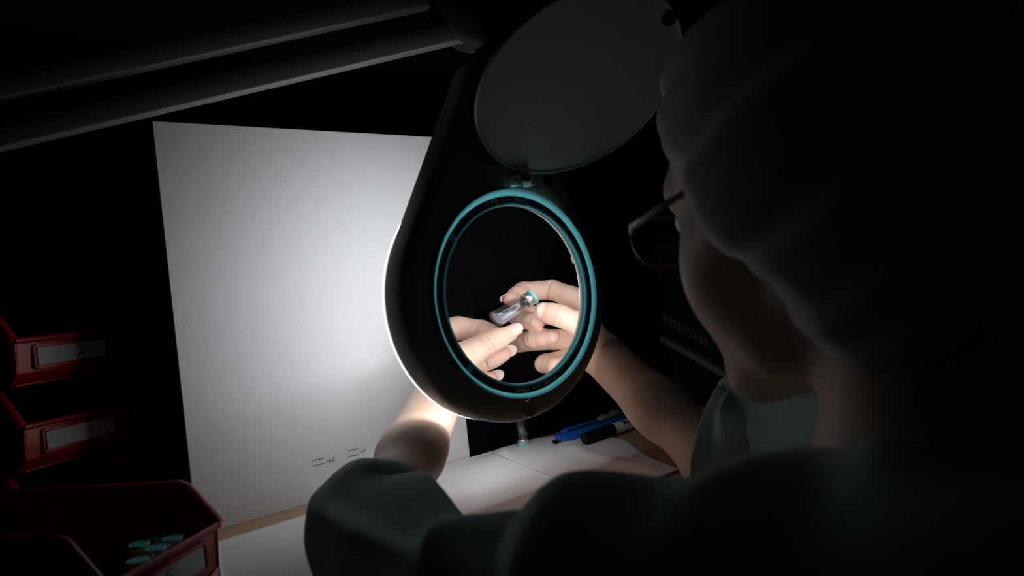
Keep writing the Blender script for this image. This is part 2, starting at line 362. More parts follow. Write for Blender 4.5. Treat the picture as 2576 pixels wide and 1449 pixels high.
# pencil marks on the white board
def bpt(u, v, off=.0003):
    r = at(u, v, 1.0) - np.array([0, 0, CAMZ]); o_ = np.array([0, 0, CAMZ]); return o_ + r * (((BR - o_) @ BN) / (r @ BN)) + BN * off
def strokes(name, lines, r, m, parent, fn):
    b = MB()
    for ln in lines: b.tube([fn(*p) for p in ln], r, 5)
    return b.build(name, m, parent)
strokes('pencil_mark', [[(786, 1159), (816, 1152)], [(787, 1173), (816, 1165)], [(802, 1155.5), (805, 1157)], [(786, 1164), (788, 1163)],
        [(821, 1163), (824, 1160), (826, 1159)], [(828, 1161), (830, 1156), (832, 1158), (830, 1160), (832, 1163), (828, 1164)],
        [(835, 1161), (837, 1156), (839, 1160), (841, 1158), (839.5, 1149)]], .00028, M_ink, wbd, bpt)
strokes('pencil_mark', [[(875, 1134.5), (902, 1128.5)], [(876, 1149.5), (903, 1143)], [(908.5, 1140), (911.5, 1131)], [(913, 1138), (914.5, 1134), (916, 1138)], [(918.5, 1134), (918, 1129)]], .00028, M_ink, wbd, bpt)

# =================================================================== MAGNIFIER LAMP
lamp = empty('magnifier_lamp', (-.74, .455, DESK), 'illuminated magnifier lamp with round lens and flipped up cover on a twin bar arm', 'lamp')
def H(x, y, z): return head(x, y, z)
def HB(x, y, z): return head(x, y, z - .005)     # the bezel and twist ring stand close in front of the lens
def teardrop(R, r2, top, seg=96):      # outline: big circle at the lens, small one at the neck
    d = top; al = math.asin((R - r2) / d); pts = []
    a0 = al; n1 = int(seg * .72)
    for i in range(n1 + 1):
        a = (math.pi - a0) + (math.pi + 2 * a0) * i / n1; pts.append((R * math.cos(a), R * math.sin(a)))
    n2 = seg - n1
    for i in range(n2 + 1):
        a = a0 + (math.pi - 2 * a0) * i / n2; pts.append((r2 * math.cos(a), top + r2 * math.sin(a)))
    return pts
def loft(rings, close_first=False, close_last=False):
    n = len(rings[0]); v = [p for r in rings for p in r]; f = []
    for j in range(len(rings) - 1):
        for i in range(n): f.append((j * n + i, j * n + (i + 1) % n, (j + 1) * n + (i + 1) % n, (j + 1) * n + i))
    if close_first: f.append(tuple(range(n - 1, -1, -1)))
    if close_last: f.append(tuple(range((len(rings) - 1) * n, len(rings) * n)))
    return v, f
# front shell: teardrop sides, rounded shoulder, flat front with a round hole
NS = 240
def bez_xy(R, oy, a): return R * math.cos(a), R * math.sin(a) + oy * (1 + math.sin(a)) * .9
def drop(R, r2, top): 
    d = top; al = math.asin((R - r2) / d); out = []
    for i in range(NS):                      # the outline met by rays from the lens centre
        a = -math.pi / 2 + 2 * math.pi * i / NS; ux, uy = math.cos(a), math.sin(a)
        b_ = top * uy; ds = b_ * b_ - (top * top - r2 * r2)
        if uy <= math.sin(al): r_ = R
        else:
            nx, ny = math.cos(al) * (1 if ux >= 0 else -1), math.sin(al); r_ = R / max(1e-6, ux * nx + uy * ny)
            if ds > 0:
                t2 = b_ + math.sqrt(ds); y2 = t2 * uy
                if y2 >= top + r2 * math.sin(al) - 1e-9: r_ = t2
        out.append((r_ * ux, r_ * uy))
    return out
rings = []
for R, r2, z in ((.1085, .019, -.034), (.1115, .022, -.034), (.112, .022, -.030), (.112, .0225, -.012), (.1105, .021, -.006), (.107, .018, -.0015), (.102, .013, .0005)):
    rings.append([H(x, y, z) for x, y in drop(R, r2, .190)])
hole = []
for x, y in drop(.102, .013, .190):
    a = math.atan2(y, x); hole.append(bez_xy(.0900, .0009, a))
rings.append([HB(x, y, .0066) for x, y in [(px * .35 + hx * .65, py * .35 + hy * .65) for (px, py), (hx, hy) in zip(drop(.102, .013, .190), hole)]])
leak_notch = lambda x, y: min(1.0, max(0.0, (25 - abs(math.degrees(math.atan2(y, x)) - 70)) / 4))     # collar notch added to leak lamp light onto the cover
for k_, z_, n_ in ((1.020, .0068, 0), (1.014, .0116, .0038), (1.009, .0122, .0044), (1.0, .0122, .0044), (1.0, .0085, .0030)): rings.append([HB(x * k_, y * k_, z_ - n_ * leak_notch(x, y)) for x, y in hole])   # collar round the bezel
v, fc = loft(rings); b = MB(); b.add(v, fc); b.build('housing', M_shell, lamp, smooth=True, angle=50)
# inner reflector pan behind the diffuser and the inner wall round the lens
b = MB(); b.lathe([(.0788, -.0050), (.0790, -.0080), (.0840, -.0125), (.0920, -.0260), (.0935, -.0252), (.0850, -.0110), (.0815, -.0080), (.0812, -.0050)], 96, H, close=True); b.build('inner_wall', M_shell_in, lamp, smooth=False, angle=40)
# diffuser ring: gives off the light, faces the boards
b = MB(); b.lathe([(.0935, -.0255), (.1090, -.0265), (.1095, -.0290), (.0935, -.0285)], 96, H, close=True)
b.build('diffuser_ring', M_led, lamp, smooth=False, angle=40)
b = MB(); b.lathe([(.1105, -.0275), (.1113, -.0340), (.1121, -.0376), (.1108, -.0379)], 96, H, caps=False); b.build('frosted_lip', translucent('frosted_plastic', (.8, .8, .78), (.9, .9, .87), .85), lamp, smooth=True)
# small lamp clip on the inner wall
b = MB(); b.box(H(.0800 * math.cos(.33), .0800 * math.sin(.33), -.0085), (.0012, .0035, .0022), np.array([LX * math.cos(.33) + LZ * math.sin(.33), -LX * math.sin(.33) + LZ * math.cos(.33), LN])); b.build('diffuser_clip', M_shell_in, lamp, bevel=.0008)
# teal bezel (thicker towards the hinge) and the teal inner rim of the twist ring
bez = []
for R, oy, z in ((.0862, 0, .0070), (.0865, .0001, .0090), (.0888, .0006, .0120), (.0895, .0008, .0126), (.0903, .0009, .0123), (.0904, .0009, .0060)):
    bez.append([HB(*bez_xy(R, oy, 2 * math.pi * i / 128), z + (.0062 * leak_notch(math.cos(2 * math.pi * i / 128), math.sin(2 * math.pi * i / 128)) if z == .0060 else 0)) for i in range(128)])
v, fc = loft(bez); b = MB(); b.add(v, fc); bezel = b.build('bezel', M_teal, lamp, smooth=True, angle=45)
hx = .0125                                                    # the hinge sits a little to the right of the top
for sx in (-1, 1):
    b = MB(); b.box(H(hx + sx * .0075, .0985, .0070), (.0022, .0045, .0065), np.array([LX, LZ, LN])); b.build('hinge_lug', M_cover, bezel, bevel=.0008)
b = MB(); b.lathe([(.0776, .0032), (.0777, .0070), (.0780, .0096), (.0786, .0110), (.0793, .0113), (.0798, .0106), (.0798, .0085)], 128, HB, caps=False); b.build('inner_rim', M_teal, lamp, smooth=True, angle=60)
b = MB(); b.lathe([(.0796, .0075), (.0796, .0092), (.0801, .0098), (.0857, .0098), (.0862, .0092), (.0862, .0075)], 128, HB, close=True); ring = b.build('twist_ring', M_black, lamp, smooth=True, angle=40)
# raised lettering LOOSE <-> TIGHT twice round the ring, groups of grip dots between
def arc_text(word, a_mid, R, size, name):
    b = MB(); gl = [text_geo(ch, size, .0004) for ch in word]; wd = []
    for v, f in gl: xs = [p[0] for p in v]; wd.append(max(xs) - min(xs) + size * .14)
    tot = sum(wd); s = -tot / 2
    for (v, f), wch in zip(gl, wd):
        mx_ = (min(p[0] for p in v) + max(p[0] for p in v)) / 2; ym = (min(p[1] for p in v) + max(p[1] for p in v)) / 2; cx = s + wch / 2; s += wch
        q = []
        for p in v:
            a = a_mid - (cx + p[0] - mx_) / R; rr = R + (p[1] - ym); q.append(HB(rr * math.cos(a), rr * math.sin(a), .00995 + p[2]))
        b.add(q, f)
    b.build(name, M_letter, ring)
def arc_line(pts, R, name):
    b = MB(); 
    for ln in pts: b.tube([HB((R + y) * math.cos(a), (R + y) * math.sin(a), .0100) for a, y in ln], .00028, 6)
    b.build(name, M_letter, ring)
RT = .0829
for base in (math.radians(94), math.radians(94 + 180)):
    arc_text('LOOSE', base + .195, RT, .0047, 'lettering_loose'); arc_text('TIGHT', base - .195, RT, .0047, 'lettering_tight')
    arc_line([[(base + .035, -.0002), (base - .035, -.0002)], [(base + .062, .0006), (base + .040, -.0013)], [(base - .062, .0006), (base - .040, -.0013)]], RT, 'double_arrow')
for dg in (42, 141, 222, 318):
    a0 = math.radians(dg)
    for i, (da, dr) in enumerate(((-.034, -.0012), (-.034, .0012), (-.012, -.0022), (-.012, 0), (-.012, .0022), (.012, -.0012), (.012, .0012))):
        a = a0 + da + .012; R = RT + dr * .95; c = HB(R * math.cos(a), R * math.sin(a), .0098)
        b = MB(); b.lathe([(.00075, 0), (.0006, .0004), (.0003, .0006)], 10, lambda x, y, z, c=c: c + LX * x + LZ * y + LN * z); b.build('grip_dot', M_letter, ring, smooth=True)
# the lens
prof = []
for i in range(29): r = LR * i / 28; prof.append((max(r, 1e-5), LEDGE / 2 + math.sqrt(LRC ** 2 - r * r) - (LRC - LSAG)))
lens_prof = [(r, z) for r, z in prof] + [(r, -z) for r, z in prof[::-1]]
b = MB(); b.lathe(lens_prof, 160, H); lens = b.build('lens', M_glass, lamp, smooth=True, angle=30)
# power button with its lit ring
bc = (-.002, -.1003)
b = MB(); b.lathe([(.0078, .0030), (.0078, .0062), (.0070, .0066), (.0068, .0060), (.0002, .0060)], 40, lambda x, y, z: HB(bc[0] + x, bc[1] + y, z)); pb = b.build('power_button', M_shell, lamp, smooth=True, angle=35)
for a, wd in ((1.75, .35), (4.55, .22)):
    b = MB(); b.tube([HB(bc[0] + .0076 * math.cos(a + t), bc[1] + .0076 * math.sin(a + t), .0066) for t in np.linspace(-wd, wd, 5)], .0003, 6); b.build('indicator_glow', M_orange, pb)
# flipped-up cover, hinged at the top of the bezel
CC = np.array([.0725, .5519, CAMZ + .1541]); cy, cp = math.radians(28.4), math.radians(-53.9)
CN = np.array([math.sin(cy) * math.cos(cp), -math.cos(cy) * math.cos(cp), math.sin(cp)])
hp = H(hx, .0985, .012)                                    # hinge pin
cdir = (CC - hp); cdir -= CN * (cdir @ CN); cdir = unit(cdir); CS = np.cross(cdir, CN)
def CV(x, y, z): return CC + CS * x + cdir * y + CN * z
b = MB(); b.lathe([(.0001, .0), (.0885, .0), (.0890, .0022), (.0903, .0024), (.0908, .0008), (.0905, -.0016), (.0870, -.0026), (.0001, -.0030)], 128, CV); cover = b.build('lens_cover', M_cover, lamp, smooth=True, angle=35)
b = MB()
for y0, y1 in ((-.100, -.0985), (-.0935, -.0922), (-.0875, -.0862)): b.box(CV(0, (y0 + y1) / 2, .0025), (.0062, abs(y1 - y0) / 2, .0016), np.array([CS, cdir, CN]))
for x in (-.0056, 0, .0056): b.box(CV(x, -.0935, .0025), (.0008, .0075, .0017), np.array([CS, cdir, CN]))
b.box(CV(0, -.0935, .0006), (.0062, .0075, .0005), np.array([CS, cdir, CN]))
b.build('hinge_plate', M_cover, cover)
b = MB(); b.tube([H(hx - .010, .0995, .0105), H(hx + .010, .0995, .0105)], .0016, 12); b.build('hinge_pin', M_black, cover)
b = MB(); b.box((H(hx, .0985, .011) + CV(0, -.0995, .0015)) / 2, (.0052, .0012, np.linalg.norm(H(hx, .0985, .011) - CV(0, -.0995, .0015)) / 2), np.array([LX, np.cross(unit(CV(0, -.1005, .0015) - H(hx, .0985, .011)), LX), unit(CV(0, -.1005, .0015) - H(hx, .0985, .011))])); b.build('hinge_strap', M_black, cover)
b = MB(); b.lathe([(.006, .0), (.006, .004), (.0045, .005)], 24, lambda x, y, z: CV(.030 + x, .0790 + y, z)); b.build('cover_latch', M_black, cover, smooth=True, angle=40)
b = MB(); b.lathe([(.0062, .002), (.0062, .0065), (.005, .0078)], 24, lambda x, y, z: HB(.049 + x, .1000 + y, z)); b.build('latch_knob', M_joint, lamp, smooth=True, angle=40)
# neck, joint and twin bar arm
JC = at(1216, 0, .645)
def frame_axis(a):
    a = unit(a); s = unit(np.cross([0, 0, 1.], a)); return s, np.cross(a, s), a
ja = unit(-at(1216, 0, 1.0) + np.array([0, 0, CAMZ]) + np.array([.12, 0, -.05])); js, ju, jn = frame_axis(ja)
def J(x, y, z): return JC + js * x + ju * y + jn * z
b = MB(); b.lathe([(.034, .022), (.040, .019), (.0425, .014), (.0425, .004), (.040, .002)], 64, J); b.build('joint_disc', M_joint, lamp, smooth=True, angle=40)
JC2 = JC + js * (-.010) + ju * (-.006)
b = MB(); b.lathe([(.038, .000), (.0415, -.002), (.0415, -.014), (.039, -.017), (.030, -.019)], 64, lambda x, y, z: JC2 + js * x + ju * y + jn * z); b.build('joint_disc', M_joint, lamp, smooth=True, angle=40)
b = MB(); b.box(JC + js * .024 + ju * (-.002), (.030, .022, .010), np.array([js, ju, jn])); b.build('joint_bracket', M_joint, lamp, bevel=.004)
b = MB(); b.tube([H(.002, .185, -.016), H(.006, .215, -.014), JC + js * .028 - ju * .028, JC + js * .022 - ju * .008], [.0150, .0115, .0095, .0100], 24); b.build('neck', M_joint, lamp, smooth=True, angle=50)
b = MB(); b.tube([JC + js * .0215 - ju * .033 + jn * .006, JC + js * .019 - ju * .041 + jn * .004], [.0052, .0052], 20); b.build('neck_collar', M_steel, lamp, smooth=True, angle=50)
for (u0, v0, d0, u1, v1, d1) in ((1130, -18, .655, 0, 222, .548), (1180, 74, .655, 0, 345, .548)):
    p0, p1 = at(u0, v0, d0), at(u1, v1, d1); dr = unit(p1 - p0); e = p1 + dr * .42
    sx = unit(np.cross(dr, [0, 0, 1.])); sy = np.cross(sx, dr)
    b = MB(); b.box((p0 + e) / 2, (np.linalg.norm(e - p0) / 2, .0068, .0100), np.array([dr, sx, sy])); b.build('arm_bar', M_metal, lamp, bevel=.0015, seg=2)
    end = e
pe = end; b = MB(); b.lathe([(.03, -.02), (.034, -.016), (.034, .016), (.03, .02)], 40, lambda x, y, z: pe + np.array([x, z, y + .02])); b.build('elbow_joint', M_joint, lamp, smooth=True, angle=40)
b = MB(); b.tube([pe + [0, 0, .03], [pe[0], pe[1], DESK + .02]], .012, 20); b.build('post', M_metal, lamp, smooth=True, angle=50)
b = MB(); b.lathe([(.045, 0), (.045, .014), (.03, .024), (.014, .026)], 40, lambda x, y, z: np.array([pe[0] + x, pe[1] + y, DESK + z])); b.build('base', M_joint, lamp, smooth=True, angle=40)

# =================================================================== VIALS
def make_vial(name, label, group=None, liquid=True, cap_down=False):
    """2R injection vial, local z up from the glass base (base at 0)"""
    r = empty(name, (0, 0, 0), label, 'vial', group)
    outer = [(.0001, .0006), (.0040, .0003), (.0066, .0), (.0076, .0006), (.0080, .0020), (.0080, .0205), (.0078, .0225), (.0066, .0250), (.0056, .0262), (.0053, .0275), (.0053, .0300), (.0064, .0308), (.0064, .0335)]
    inner = [(.0034, .0335), (.0034, .0272), (.0040, .0258), (.0056, .0240), (.0068, .0220), (.0070, .0200), (.0070, .0026), (.0060, .0016), (.0001, .0018)]
    b = MB(); b.lathe(outer + inner, 40, close=True); b.build('glass_body', M_vglass, r, smooth=True, angle=45)
    b = MB(); b.lathe([(.0033, .0275), (.0033, .0336), (.0060, .0337), (.0060, .0352), (.0001, .0352)], 32); b.build('stopper', M_rubber, r, smooth=True, angle=40)
    b = MB(); b.lathe([(.0056, .0302), (.0062, .0296), (.0066, .0300), (.0067, .0310), (.0067, .0352), (.0064, .0360), (.0001, .0360)], 40); cr = b.build('crimp_seal', M_alu, r, smooth=True, angle=40)
    b = MB(); b.lathe([(.0069, .0358), (.0073, .0362), (.0073, .0376), (.0070, .0381), (.0058, .0381), (.0056, .0378), (.0001, .0378)], 40); b.build('flip_cap', M_cap, r, smooth=True, angle=40)
    return r, cr
def liquid_mesh(r, rot, frac_h, m=None):     # liquid at rest in a tilted vial: inner volume below a level plane
    inn = [(.0001, .0021), (.0059, .0019), (.00685, .0028), (.00685, .0198), (.0066, .0219), (.0055, .0238), (.0040, .0255)]
    b = MB(); b.lathe(inn, 32); o = b.build('liquid', m or M_liquid, r, smooth=True)
    bm = bmesh.new(); bm.from_mesh(o.data)
    upl = rot.inverted() @ Vector((0, 0, 1)); co = Vector((0, 0, .0021)) + Vector((0, 0, 1)) * frac_h
    g = bmesh.ops.bisect_plane(bm, geom=bm.verts[:] + bm.edges[:] + bm.faces[:], plane_co=co, plane_no=upl, clear_outer=True)
    ed = [e for e in g['geom_cut'] if isinstance(e, bmesh.types.BMEdge)]
    if ed: bmesh.ops.contextual_create(bm, geom=ed)
    bm.to_mesh(o.data); bm.free()
    try: o.data.set_sharp_from_angle(angle=math.radians(40))
    except Exception: pass
    return o
def place(root, pos, rot=None):
    root.matrix_basis = Matrix.Translation([float(x) for x in pos]) @ (rot.to_4x4() if rot is not None else Matrix.Identity(4))
def child_reset(root):
    for c in root.children:
        c.matrix_parent_inverse = Matrix.Identity(4)
        for d in c.children: d.matrix_parent_inverse = Matrix.Identity(4)
def copy_tree(o, parent=None):
    c = o.copy(); COL.objects.link(c)
    if parent is not None: c.parent = parent
    for ch in list(o.children):
        if ch is not c: copy_tree(ch, c)
    return c
# the vial held behind the lens
vb, vc = BL(1246, 804, .7335), BL(1337, 749, .7470); vd = unit(vc - vb)
rot = Vector(vd).to_track_quat('Z', 'Y').to_matrix()
vial, cr = make_vial('vial', 'clear glass vial with teal flip cap held between the fingertips')
liquid_mesh(vial, rot, .0100)
b = MB()
for k, hgt in enumerate((.0017, .0011, .0013, .0011, .0015, .0012, .0013)):
    a = -2.05 + k * .17
    for s in (-.035, .035) if k % 2 == 0 else (0,):
        q = a + s; b.box([.00672 * math.cos(q), .00672 * math.sin(q), .0330], (.00012, .00016, hgt / 2), np.array([[math.cos(q), math.sin(q), 0], [-math.sin(q), math.cos(q), 0], [0, 0, 1]]))
b.build('crimp_print', M_grey, cr)
child_reset(vial); place(vial, vb, rot)
VDIR, VBASE = vd, vb
# a vial standing upside down on its cap on the paper
v2, _ = make_vial('vial', 'clear glass vial standing upside down on its teal cap by the black board')
flip = Matrix(((1, 0, 0), (0, -1, 0), (0, 0, -1)))
liquid_mesh(v2, flip, .0110, M_water); child_reset(v2); sp = desk_at(1317, 1121, .0021); place(v2, [sp[0], sp[1], DESK + .0021 + .0381], flip)

# =================================================================== BINS
def make_bin(name, label, group=None):
    """open-front stacking bin; local x forward, y across, z up, centre of the floor at the origin"""
    r = empty(name, (0, 0, 0), label, 'bin', group); L, W, Hh, t = .105, .058, .078, .0022
    b = MB()
    b.box([0, 0, t / 2], (L, W - .004, t / 2)); b.box([-L + t / 2, 0, Hh / 2], (t / 2, W - .002, Hh / 2))
    side = [(-L, 0), (L - .004, 0), (L + .008, .012), (L + .010, .044), (L - .018, Hh), (-L, Hh)]
    for s in (-1, 1): b.prism([(x, s * W, z) for x, z in side], (0, -s * t, 0))
    b.prism([(L - .006, -W + t, 0), (L + .007, -W + t, .012), (L + .009, -W + t, .044), (L + .007, -W + t, .044), (L + .0045, -W + t, .013), (L - .008, -W + t, .002)], (0, 2 * W - 2 * t, 0))
    for x in (-.06, -.02, .02): 
        for s in (-1, 1): b.box([x, s * (W - .003), Hh / 2], (.0015, .0015, Hh / 2 - .006))
    body = b.build('body', M_red, r, bevel=.0008)
    rim = [(-L, Hh), (L - .030, Hh), (L + .010, .044)]
    b = MB()
    for s in (-1, 1):
        b.tube([(x, s * (W + .0012), z) for x, z in [(-L, Hh), (-.02, Hh), (L - .022, Hh), (L - .016, Hh - .002), (L + .007, .050), (L + .010, .045)]], .0042, 10)
    b.tube([(-L, -W, Hh), (-L, W, Hh)], .0036, 10); b.tube([(L + .0105, -W, .0445), (L + .0105, W, .0445)], .0030, 10)
    b.build('rim', M_red, r, smooth=True, angle=60)
    b = MB(); tl = np.array([[math.cos(.25), 0, -math.sin(.25)], [0, 1, 0], [math.sin(.25), 0, math.cos(.25)]])
    for z in (.0165, .0375): b.box([L + .0100, 0, z], (.0016, .040, .0018))
    for y in (-.040, .040): b.box([L + .0100, y, .027], (.0016, .0016, .0115))
    b.build('label_holder', M_red, r, bevel=.0006)
    b = MB(); b.box([L + .0100, 0, .027], (.0004, .037, .0095)); card = b.build('label_card', M_card, r)
    b = MB(); b.prism([(L + .0116, -.037, .0178), (L + .0116, -.010, .0178), (L + .0122, .005, .0182), (L + .0116, .037, .0178), (L + .0116, .037, .0362), (L + .0126, .000, .0358), (L + .0116, -.037, .0362)], (.00015, 0, 0)); b.build('label_window', M_film, card)
    return r, card
def marks(card, lines, r=.00045):
    L = .105; b = MB()
    for ln in lines: b.tube([(L + .0106, y, .027 + z) for y, z in ln], r, 6)
    b.build('handwriting', M_ink, card)
FX = 0.0
def place_bin(r, front, face, yaw_deg, z):
    """front = where the middle of the lip stands; yaw = direction the open front looks"""
    a = math.radians(yaw_deg); f_ = np.array([math.cos(a), math.sin(a), 0]); p = np.array([front[0], front[1], 0]) - f_ * .115 * .93
    r.matrix_basis = Matrix.Translation((float(p[0]), float(p[1]), float(z))) @ Matrix.Rotation(a, 4, 'Z') @ Matrix.Scale(.93, 4)
big, card = make_bin('storage_bin', 'red plastic bin in front with teal capped vials and a label reading 5', 'red stacking bins')
marks(card, [[(-.003, .0055), (.004, .0055)], [(-.003, .0055), (-.003, .001), (.001, .0015), (.004, -.002), (.001, -.0055), (-.004, -.004)]])
child_reset(big)
BIGYAW = -12.0
place_bin(big, (-.251, .462), None, BIGYAW, DESK)
stack_lbl = ['upper red bin of the stack behind with a mark on its white label', 'middle red bin of the stack behind with a plain white label', 'lowest red bin of the stack, half hidden by the front bin']
for i, z in enumerate((.1545, .0773, 0.0)):
    sb, card = make_bin('storage_bin', stack_lbl[i], 'red stacking bins')
    if i == 0: marks(card, [[(.004, .005), (.008, .006), (.011, .003), (.008, -.001), (.004, -.006)], [(.008, -.001), (.012, -.005)]])
    child_reset(sb); place_bin(sb, (-.425, .655), None, -20.0, DESK + z)
# vials standing in the big bin
proto = None
capspots = [((465, 1328), 'teal capped vial at the far right of the front bin'), ((432, 1352), 'teal capped vial by the bin lip, next to the far right one'),
            ((397, 1340), 'teal capped vial in the second row, behind the lip of the front bin'), ((391, 1376), 'teal capped vial in the middle of the front row of the bin'),
            ((349, 1367), 'teal capped vial left of the middle one in the front bin'), ((346, 1408), 'teal capped vial nearest the low near side of the front bin'),
            ((404, 1317), 'teal capped vial standing darkest at the back of the group'), ((178, 1296), 'lone teal capped vial at the dark back of the front bin')]
for (u, v), lb in capspots:
    zc = DESK + .0024 + .0381; ray = at(u, v, 1.0) - np.array([0, 0, CAMZ]); p = np.array([0, 0, CAMZ]) + ray * ((zc - CAMZ) / ray[2])
    if proto is None: proto, _ = make_vial('vial', lb, 'vials in the front bin'); child_reset(proto); r = proto
    else: r = copy_tree(proto)
    r['label'] = lb; place(r, [p[0], p[1], DESK + .0024])

# =================================================================== PAPERS AND DESK TOOLS
def sheet(name, corners, z, m, label, wob=0.0, fold=None, n=28):
    a, b_, c, d = [np.array(q[:2]) for q in corners]; vs = []; fs = []
    for side in (0, 1):
        for i in range(n + 1):
            for j in range(n + 1):
                s, t = i / n, j / n; p = (a * (1 - s) + b_ * s) * (1 - t) + (d * (1 - s) + c * s) * t
                h_ = z + (.0004 if side == 0 else 0)
                if fold: h_ += fold(s, t)
                if wob: h_ += wob * (1 + math.sin(5 * s + 3 * t) * math.cos(4 * t - 2 * s)) * .5
                vs.append((p[0], p[1], DESK + h_))
    N = (n + 1) ** 2
    for i in range(n):
        for j in range(n):
            q = [i * (n + 1) + j, (i + 1) * (n + 1) + j, (i + 1) * (n + 1) + j + 1, i * (n + 1) + j + 1]; fs.append(tuple(q)); fs.append(tuple(N + k for k in q[::-1]))
    edge = [(i * (n + 1)) for i in range(n + 1)] + [n * (n + 1) + j for j in range(1, n + 1)] + [i * (n + 1) + n for i in range(n - 1, -1, -1)] + [j for j in range(n - 1, 0, -1)]
    for k in range(len(edge)): e0, e1 = edge[k], edge[(k + 1) % len(edge)]; fs.append((e0, e1, N + e1, N + e0))
    o = raw(name, vs, fs, m, None, True); tag(o, label, 'paper'); return o
pA = BR + BN * .002
cA = [desk_at(783, 1269), desk_at(1254, 1139), None, None]
def to_board(p, g=.0015): return p - BN * ((p - BR) @ BN - g)     # slide a point up to the foot of the boards
cA[1] = to_board(cA[1]); cA[0] = to_board(cA[0])
e = unit(desk_at(1448, 1217) - cA[1]); cA[2] = cA[1] + e * .24; cA[3] = cA[0] + e * .24
sheet('paper_sheet', cA, .0003, M_paper, 'flat white paper sheet under the left arm in front of the boards', .0004)
q0 = desk_at(1225, 1148) + BN * .003; q1 = desk_at(1410, 1099) + BN * .003; q2 = desk_at(1720, 1190); q3 = q0 + e * .26
def tissue():
    vs = []; fs = []; n = 46
    top = [desk_at(1256, 1139), desk_at(1300, 1127), desk_at(1380, 1106), desk_at(1450, 1100), desk_at(1527, 1101), desk_at(1570, 1108), desk_at(1605, 1133), desk_at(1650, 1162), desk_at(1720, 1186)]
    top = [to_board(p, .0025) if i < 3 else p for i, p in enumerate(top)]
    bot = [cA[1] + e * (.006 + .255 * i / 8) - np.array([-e[1], e[0], 0]) * .006 for i in range(9)]
    def interp(L, s): k = min(int(s * (len(L) - 1)), len(L) - 2); t = s * (len(L) - 1) - k; return L[k] * (1 - t) + L[k + 1] * t
    def sm(L, s): return (interp(L, max(0, s - .03)) + interp(L, s) + interp(L, min(1, s + .03))) / 3
    for side in (0, 1):
        for i in range(n + 1):
            for j in range(n + 1):
                s, t = i / n, j / n; p = sm(top, s) * (1 - t) + sm(bot, s) * t
                dq = (p - q0); a_ = dq @ e; b_ = dq @ np.array([-e[1], e[0], 0])
                hh = .0012 + .0034 * max(0, math.sin(b_ * 72 + 2.2 * math.sin(a_ * 16))) ** 3 * min(1, max(0, t * 3.2 - .35)) * min(1, (1 - t) * 6) + .0003 * (1 + math.sin(a_ * 60 + b_ * 30))
                vs.append((p[0], p[1], DESK + hh + (.0004 if side == 0 else 0)))
    N = (n + 1) ** 2
    for i in range(n):
        for j in range(n):
            q = [i * (n + 1) + j, (i + 1) * (n + 1) + j, (i + 1) * (n + 1) + j + 1, i * (n + 1) + j + 1]; fs.append(tuple(q[::-1])); fs.append(tuple(N + k for k in q))
    edge = [(i * (n + 1)) for i in range(n + 1)] + [n * (n + 1) + j for j in range(1, n + 1)] + [i * (n + 1) + n for i in range(n - 1, -1, -1)] + [j for j in range(n - 1, 0, -1)]
    for k in range(len(edge)): e0, e1 = edge[k], edge[(k + 1) % len(edge)]; fs.append((e0, e1, N + e1, N + e0))
    o = raw('paper_sheet', vs, fs, M_tissue, None, True); tag(o, 'creased white paper with a curved edge under the blue cutter', 'paper')
tissue()
c0 = desk_at(545, 1368); c1 = desk_at(790, 1293); e2_ = unit(desk_at(556, 1449) - c0)
sheet('paper_sheet', [c0, c1, c1 + e2_ * .21, c0 + e2_ * .21], .0010, M_paper, 'white paper sheet beside the front red bin', .0004)

# blue snap-off cutter
cutter = empty('utility_knife', desk_at(1395, 1106), 'blue snap-off utility knife with grey slider on the creased paper', 'utility knife')
k0, k1 = desk_at(1398, 1101, .0085), desk_at(1592, 1042, .0085); kd = unit(k1 - k0); ks = np.array([-kd[1], kd[0], 0]); kz = np.array([0, 0, 1.])
def K(x, y, z): return k0 + kd * x + ks * y + kz * z
AX = np.array([kd, ks, kz])
b = MB()
b.prism([K(0, -.0045, -.0065), K(.014, -.0090, -.0065), K(.152, -.0090, -.0065), K(.152, .0090, -.0065), K(.010, .0090, -.0065), K(.002, .004, -.0065)], kz * .009)
body = b.build('handle', M_blue, cutter, bevel=.0018, seg=3)
b = MB(); b.box(K(.080, .0026, .0028), (.055, .0015, .0006), AX); b.build('slot', M_joint, cutter)
b = MB(); b.box(K(.078, .0062, .0030), (.062, .0020, .0016), AX); b.build('rail', M_blue, cutter, bevel=.0006)
for i in range(13):
    b = MB(); b.box(K(.022 + i * .0048, .0062, .0048), (.0014, .0018, .0007), AX); b.build('rail_tooth', M_blue, cutter)
b = MB(); b.prism([K(-.010, -.006, -.0045), K(.010, -.0055, -.0045), K(.010, .004, -.0045), K(-.003, .004, -.0045)], kz * .0012); b.build('blade_cover', M_joint, cutter)
b = MB(); b.prism([K(.082, .0005, .0035), K(.084, .0005, .0075), (K(.090, .0005, .0098)), K(.098, .0005, .0082), K(.104, .0005, .0085), K(.110, .0005, .0110), K(.117, .0005, .0108), K(.122, .0005, .0080), K(.121, .0005, .0035)], ks * .0095); b.build('slider', M_grey, cutter, bevel=.0012)
